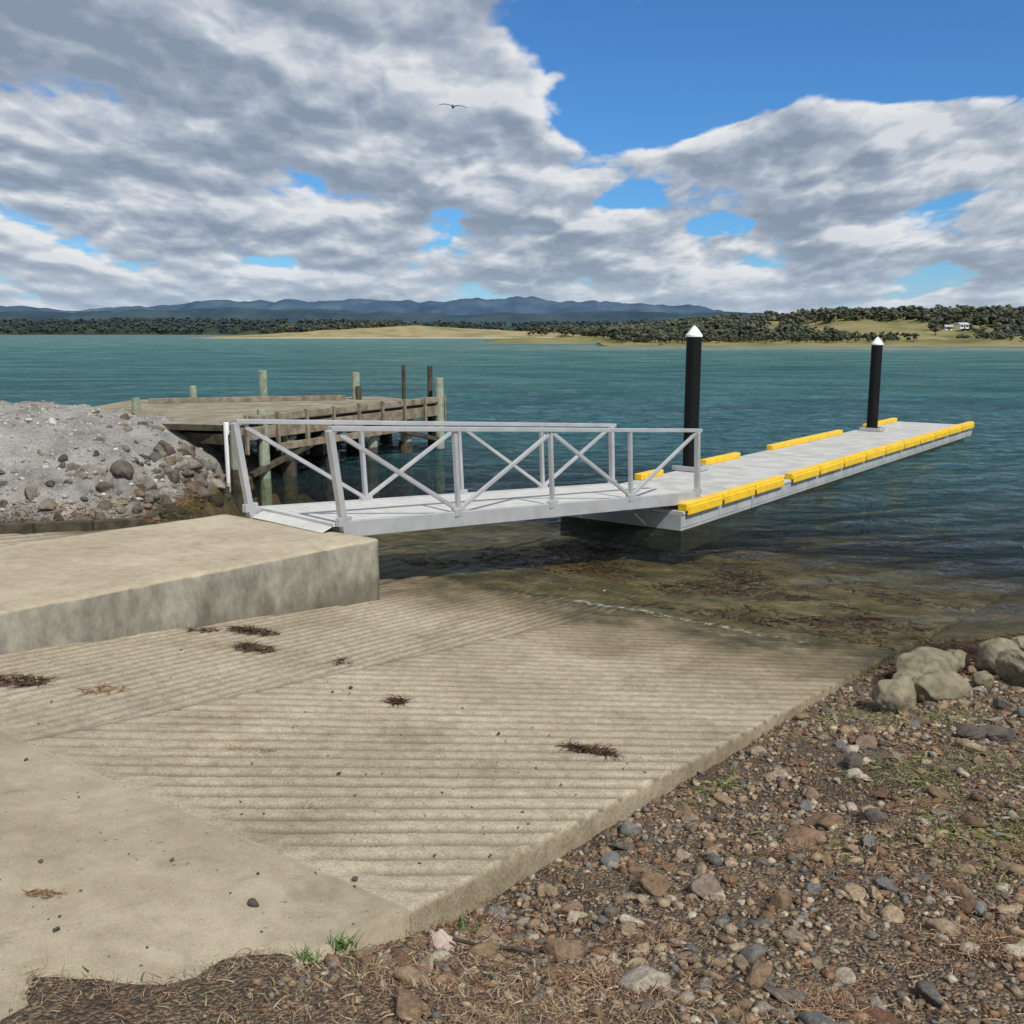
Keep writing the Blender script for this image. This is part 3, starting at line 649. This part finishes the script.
# ------------------------------------------------------------------ distant land
def land_mat(name,stops,scale,bump=None):
    m,nt,bs=new_mat(name); v=nt.pos()
    f=nt.noise(v,scale,7,.62); nt.put(bs.inputs['Base Color'],nt.ramp(f,stops)); bs.inputs['Roughness'].default_value=1; bs.inputs['Specular IOR Level'].default_value=0
    return m
def ridge(name,prof,y0,depth,mat,rough,seed,nx=420,ny=26,fs=1/300.):
    px=np.array([p[0] for p in prof],float); pz=np.array([p[1] for p in prof],float)
    xs=np.linspace(px[0],px[-1],nx); t=np.linspace(0,1,ny)
    X,T=np.meshgrid(xs,t); crest=np.interp(X,px,pz)+(fbm(X*fs*4,X*0+seed,seed,5)-.5)*rough
    sh=np.where(T<.6,sst(T,0,.6)**.8,1-.6*sst(T,.6,1))
    nz=(fbm(X*fs*3,T*6+seed,seed+7,5)-.5)*rough*1.6*np.sin(np.pi*np.clip(T,0,1))
    Y=y0+T*depth+(fbm(X*fs*2,X*0,seed+3,4)-.5)*depth*.25*(1-T); Z=crest*sh+nz*sh-1.*(T<.01)
    return mesh_arrays(name,np.stack([X,Y,Z],-1).reshape(-1,3),grid_faces(nx,ny),mat,True)
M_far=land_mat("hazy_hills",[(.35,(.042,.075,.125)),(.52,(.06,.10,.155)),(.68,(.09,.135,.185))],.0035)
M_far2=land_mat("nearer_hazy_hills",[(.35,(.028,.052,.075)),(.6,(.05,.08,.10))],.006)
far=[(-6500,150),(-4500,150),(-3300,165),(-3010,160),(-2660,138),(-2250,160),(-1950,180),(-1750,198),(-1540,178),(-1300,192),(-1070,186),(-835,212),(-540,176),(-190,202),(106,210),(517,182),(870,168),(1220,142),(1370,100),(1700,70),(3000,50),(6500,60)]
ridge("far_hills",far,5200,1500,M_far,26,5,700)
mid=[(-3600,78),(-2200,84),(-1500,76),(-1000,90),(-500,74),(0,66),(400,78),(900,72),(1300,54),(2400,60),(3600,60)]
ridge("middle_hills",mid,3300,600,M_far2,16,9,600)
M_low=land_mat("distant_bush_ground",[(.35,(.03,.045,.035)),(.6,(.06,.075,.045))],.02)
M_fld=land_mat("dry_paddock",[(.35,(.21,.185,.10)),(.5,(.31,.265,.15)),(.65,(.17,.165,.08))],.03)
M_gfl=land_mat("green_paddock",[(.35,(.11,.115,.05)),(.5,(.19,.18,.085)),(.65,(.26,.22,.12))],.05)
low=[(-1500,18),(-900,16),(-560,18),(-300,16),(0,12),(300,15),(700,17),(1500,18)]
ridge("wooded_lowland",low,1500,350,M_low,5,13,400,fs=1/80.)
ridge("grassy_headland",[(-185,.2),(-150,2.2),(-100,5.6),(-60,7.0),(-35,6.0),(0,4.2),(30,3.2),(60,1.6),(110,.6)],560,130,M_fld,.8,17,200,fs=1/30.)
rh=[(-10,.3),(30,1.6),(60,4.0),(85,6.5),(110,8.0),(150,8.6),(200,8.8),(300,10),(520,12)]
ridge("right_shore_hill",rh,255,190,M_gfl,1.6,19,300,fs=1/25.)
ridge("shore_bank",[(20,.2),(60,.7),(80,.9),(100,1.3),(125,2.2),(200,2.6),(420,3)],212,34,M_gfl,.8,23,300,fs=1/10.)
M_sand=simple("beach_sand",(.30,.28,.21),(.40,.37,.29),.2,.95,0,0)
ridge("sand_shore",[(-160,.1),(-120,.5),(0,.5),(60,.45),(90,.1)],520,24,M_sand,.2,27,200,fs=1/10.)
def trees(name,XYZ,H,mat,rng,per=16):
    n=len(H); V0,F0=ico(1); ncl=per
    c=rng.normal(size=(n,ncl,3)); c/=np.linalg.norm(c,axis=2,keepdims=True); c*=rng.uniform(.3,1,(n,ncl,1))
    wd=rng.uniform(.35,.75,n)
    c=c*np.stack([wd,wd,np.full(n,.34)],1)[:,None,:]*H[:,None,None]
    c[...,2]+=.60*H[:,None]
    r=rng.uniform(.09,.22,(n,ncl))*H[:,None]
    P=V0[None,None]*r[...,None,None]*rng.uniform(.4,1.5,(n,ncl,len(V0),1))*np.array([1,1,.7])
    P=P+c[:,:,None,:]+XYZ[:,None,None,:]
    m=len(V0); FF=(F0[None]+(np.arange(n*ncl)*m)[:,None,None]).reshape(-1,3)
    V=P.reshape(-1,3)
    q=np.array([[-1,-1,0],[1,-1,0],[1,1,0],[-1,1,0],[-.5,-.5,1],[.5,-.5,1],[.5,.5,1],[-.5,.5,1]],float)
    tq=q[None]*np.stack([H*.022,H*.022,H*.65],1)[:,None,:]+XYZ[:,None,:]
    fq=np.array([[0,1,5],[0,5,4],[1,2,6],[1,6,5],[2,3,7],[2,7,6],[3,0,4],[3,4,7]])
    FT=(fq[None]+(np.arange(n)*8)[:,None,None]).reshape(-1,3)+len(V)
    return mesh_arrays(name,np.concatenate([V,tq.reshape(-1,3)]),np.concatenate([FF,FT]),mat)
M_tr=strand_mat("bush_foliage",[(0,(.030,.040,.028)),(.4,(.050,.060,.040)),(.75,(.080,.086,.055)),(1,(.13,.12,.085))])
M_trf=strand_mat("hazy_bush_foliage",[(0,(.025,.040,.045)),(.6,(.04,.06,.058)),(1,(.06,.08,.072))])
rt=np.random.default_rng(21)
def hz(x,prof): return np.interp(x,[p[0] for p in prof],[p[1] for p in prof])
n=3200; x=rt.uniform(30,330,n); T=rt.uniform(.05,.95,n); y=255+T*190
cl=fbm(x/22.,y/22.,131,3); openf=((x>88)&(x<128)&(y<330))
k=(cl>.34)&(~openf|(rt.uniform(0,1,n)<.05)); x,y,T=x[k],y[k],T[k]
sh=np.where(T<.6,sst(T,0,.6)**.8,1-.6*sst(T,.6,1)); z=hz(x,rh)*sh-.6
trees("bushland_trees",np.stack([x,y,z],1),rt.uniform(2.6,5.2,len(x)),M_tr,rt,14)
n=500; x=np.concatenate([rt.uniform(108,200,n),rt.uniform(25,90,200)]); y=rt.uniform(222,256,n+200)
trees("shore_scrub",np.stack([x,y,np.full(n+200,.6)],1),rt.uniform(.9,2.8,n+200),M_tr,rt,12)
n=2600; x=rt.uniform(-1250,1100,n); T=rt.uniform(.05,.8,n); y=1500+T*350; k=(fbm(x/90.,y/90.,141,3)>.30); x,y,T=x[k],y[k],T[k]
sh=np.where(T<.6,sst(T,0,.6)**.8,1); z=hz(x,low)*sh-2
trees("lowland_trees",np.stack([x,y,z],1),rt.uniform(8,15,len(x)),M_trf,rt,9)
n=620; x=np.concatenate([rt.uniform(-170,-60,60),rt.uniform(10,260,n-60)]); y=np.concatenate([rt.uniform(660,700,60),rt.uniform(570,700,n-60)])
trees("headland_trees",np.stack([x,y,np.interp(x,[-170,-100,-40,20,260],[1,4,4,.6,1.5])],1),rt.uniform(3.5,7.5,n),M_tr,rt,12)
ridge("far_right_lowland",[(-30,.3),(20,1.5),(120,3),(400,5)],600,120,M_low,1,29,150,fs=1/30.)
def house(x,y,z,w,d,h,rot,rc):
    e=empty("white_house"); 
    a=MB(); a.box((-w/2,0,h/2),(w/2,0,h/2),d,h); a.obj("walls",[M_wht],parent=e)
    b=MB(); o=.25
    P=[Vector((-w/2-o,-d/2-o,h)),Vector((w/2+o,-d/2-o,h)),Vector((w/2+o,d/2+o,h)),Vector((-w/2-o,d/2+o,h)),Vector((-w/2-o,0,h+d*.32)),Vector((w/2+o,0,h+d*.32))]
    b.V=P; b.F=[[0,1,5,4],[2,3,4,5],[0,4,3],[1,2,5],[3,2,1,0]]; b.M=[0]*5; b.obj("roof",[rc],parent=e)
    c=MB()
    for q in(-.3,.3): c.box((w*q-.35,-d/2-.02,h*.58),(w*q+.35,-d/2-.02,h*.58),.06,h*.35)
    c.obj("windows",[M_blk],parent=e)
    c=MB(); c.box((-.22,-d/2-.02,h*.38),(.22,-d/2-.02,h*.38),.06,h*.75); c.obj("door",[M_timd],parent=e)
    e.location=(x,y,z); e.rotation_euler=(0,0,rot)
M_roof=simple("iron_roof",(.35,.36,.37),(.45,.46,.46),1,.6,0,0)
house(116,262,3.9,2.6,1.7,1.0,.3,M_roof); house(112.5,262,3.5,1.6,1.4,.9,-.2,M_roof)

# ------------------------------------------------------------------ gull
def gull():
    m=bpy.data.meshes.new("seagull"); bm=bmesh.new()
    prof=[(-.26,.012,.0),(-.2,.03,0),(-.08,.055,-.005),(.04,.06,-.008),(.13,.045,0),(.18,.032,.012),(.22,.030,.015),(.25,.014,.012),(.285,.004,.006)]
    rings=[]
    for x,r,z in prof: rings.append([bm.verts.new((x,r*math.cos(t*math.pi/5),z+r*math.sin(t*math.pi/5))) for t in range(10)])
    for a,b in zip(rings[:-1],rings[1:]):
        for i in range(10): bm.faces.new([a[i],a[(i+1)%10],b[(i+1)%10],b[i]])
    for sg in(-1,1):
        st=[(.03,.085,-.085,.02),(.2,.10,-.05,.07),(.36,.06,-.06,.075),(.5,-.02,-.09,.05),(.58,-.08,-.10,.035)]
        up=[]
        for yy,xa,xb,z in st:
            up.append([bm.verts.new((xa,sg*yy,z)),bm.verts.new(((xa+xb)/2+.01,sg*yy,z+.012)),bm.verts.new((xb,sg*yy,z-.004))])
        for a,b in zip(up[:-1],up[1:]):
            for i in(0,1): bm.faces.new([a[i],a[i+1],b[i+1],b[i]])
    t=[bm.verts.new(c) for c in((-.2,.02,0),(-.2,-.02,0),(-.34,-.05,0),(-.34,.05,0))]; bm.faces.new(t)
    bm.to_mesh(m);bm.free(); m.materials.append(simple("gull_plumage",(.03,.03,.035),(.06,.06,.065),8,.8,0,0))
    o=link(bpy.data.objects.new("seagull",m)); o.location=(-2.36,42.2,11.7); o.rotation_euler=(math.radians(4),math.radians(-24),math.radians(100)); o.scale=(1,1,.9)
gull()

# ------------------------------------------------------------------ sun, sky, camera
SUNAZ=Vector((.55,-.83,0)).normalized(); EL=math.radians(50)
sd=Vector((SUNAZ.x*math.cos(EL),SUNAZ.y*math.cos(EL),math.sin(EL)))
sun=bpy.data.lights.new("sun",'SUN'); sun.energy=4.2; sun.angle=math.radians(.5); sun.color=(1,.95,.87)
so=link(bpy.data.objects.new("sun",sun)); so.rotation_euler=(-sd).to_track_quat('-Z','Y').to_euler()
world=bpy.data.worlds.new("World"); scene.world=world; world.use_nodes=True
nt=NT(world.node_tree); nt.n.clear()
out=nt.node('ShaderNodeOutputWorld'); bg=nt.node('ShaderNodeBackground')
sky=nt.node('ShaderNodeTexSky',sky_type='NISHITA'); sky.sun_disc=False; sky.sun_elevation=EL
sky.sun_rotation=math.atan2(SUNAZ.x,SUNAZ.y); sky.air_density=1.0; sky.dust_density=.2; sky.ozone_density=3
g=nt.node('ShaderNodeTexCoord').outputs['Generated']
sp=nt.node('ShaderNodeSeparateXYZ'); nt.put(sp.inputs[0],g); x,y,z=sp.outputs
az=nt.m('ARCTAN2',x,y); zc=nt.m('MAXIMUM',z,0.)
# cloud coordinates: bearing, and height compressed towards the horizon
U=nt.m('DIVIDE',nt.m('MULTIPLY',az,3.9),nt.m('ADD',zc,.36))
Vv=nt.m('MULTIPLY',nt.m('LOGARITHM',nt.m('ADD',zc,.11),2.718281828),4.3)
def pl(dv=0.,du=0.):
    c=nt.node('ShaderNodeCombineXYZ'); nt.put(c.inputs[0],nt.m('ADD',U,du+20.)); nt.put(c.inputs[1],nt.m('ADD',Vv,dv+30.))
    return c.outputs[0]
def puff(vec):
    n=nt.noise(vec,.95,6,.47,0,'2D')
    wv=nt.node('ShaderNodeTexNoise',noise_dimensions='2D'); nt.put(wv.inputs['Vector'],vec); wv.inputs['Scale'].default_value=2.2; wv.inputs['Detail'].default_value=3
    ad=nt.node('ShaderNodeVectorMath',operation='MULTIPLY_ADD'); nt.put(ad.inputs[0],wv.outputs[1]); ad.inputs[1].default_value=(.55,.55,.0); nt.put(ad.inputs[2],vec)
    tot=None
    for sc,w in((1.5,.62),(3.7,.28),(8.8,.10)):
        vo=nt.node('ShaderNodeTexVoronoi',feature='F1',voronoi_dimensions='2D'); nt.put(vo.inputs['Vector'],ad.outputs[0]); vo.inputs['Scale'].default_value=sc
        d=vo.outputs['Distance']; d=nt.m('MULTIPLY',nt.m('MULTIPLY',d,d),w*1.15)
        tot=d if tot is None else nt.m('ADD',tot,d)
    return nt.m('ADD',nt.m('MULTIPLY',n,.78),nt.m('MULTIPLY',nt.m('SUBTRACT',.75,tot),.24))
d0=puff(pl()); d1=puff(pl(.19,.05))
def ell(a0,z0,ra,rz):
    u=nt.m('DIVIDE',nt.m('SUBTRACT',az,a0),ra); w=nt.m('DIVIDE',nt.m('SUBTRACT',z,z0),rz)
    q=nt.m('ADD',nt.m('MULTIPLY',u,u),nt.m('MULTIPLY',w,w)); return nt.ss(q,1.6,.1)
bias=nt.m('MULTIPLY',ell(.29,.285,.27,.085),-.38)
for e_,wgt in((ell(.11,.20,.10,.032),-.24),(ell(.48,.21,.08,.05),-.2),(ell(.33,.165,.17,.033),.14),(ell(-.30,.22,.38,.13),.10),(ell(.0,.12,.2,.04),.03),(ell(-.03,.118,.06,.010),-.14),(ell(.20,.10,.03,.01),-.14),(ell(.16,.29,.10,.012),.10),(ell(.0,.055,1.1,.06),.05),(ell(-.40,.285,.05,.010),-.18)):
    bias=nt.m('ADD',bias,nt.m('MULTIPLY',e_,wgt))
dens=nt.m('ADD',nt.m('ADD',d0,bias),.062)
cov=nt.ss(dens,.44,.535)
lit=nt.m('ADD',.47,nt.m('MULTIPLY',nt.m('SUBTRACT',d0,d1),4.6))
big=nt.noise(pl(7.,3.),.55,3,.5,0,'2D')
lit=nt.m('ADD',lit,nt.m('MULTIPLY',nt.m('SUBTRACT',big,.5),.9),clamp=True)
thick=nt.ss(dens,.56,.78)
lit=nt.m('SUBTRACT',lit,nt.m('MULTIPLY',thick,.16),clamp=True)
edge=nt.ss(dens,.60,.49); lit=nt.m('ADD',lit,nt.m('MULTIPLY',edge,.22),clamp=True)
ccol=nt.ramp(lit,[(.0,(2.5,3.05,3.9)),(.30,(3.4,3.95,4.8)),(.58,(4.8,5.3,6.0)),(.82,(6.6,6.9,7.3)),(1.,(8.0,8.1,8.2))])
skc=nt.mul(1.,sky.outputs[0],(.40,.78,1.16))
col=nt.mix(nt.m('MULTIPLY',cov,.97),skc,ccol)
hz_=nt.ss(z,.085,.0); col=nt.mix(nt.m('MULTIPLY',hz_,.5),col,(4.8,5.8,7.0))
nt.put(bg.inputs[0],col); bg.inputs[1].default_value=.1
nt.l.new(bg.outputs[0],out.inputs[0])
world.cycles.sampling_method='MANUAL'; world.cycles.sample_map_resolution=512
cam=bpy.data.cameras.new("camera"); co=link(bpy.data.objects.new("camera",cam)); co.location=(0,0,2.8)
co.rotation_euler=(math.radians(90-10.15),0,0); cam.sensor_width=36; cam.lens=35.16; cam.clip_end=30000; cam.clip_start=.05
scene.camera=co
scene.view_settings.view_transform='Standard'; scene.view_settings.look='None'; scene.view_settings.exposure=0
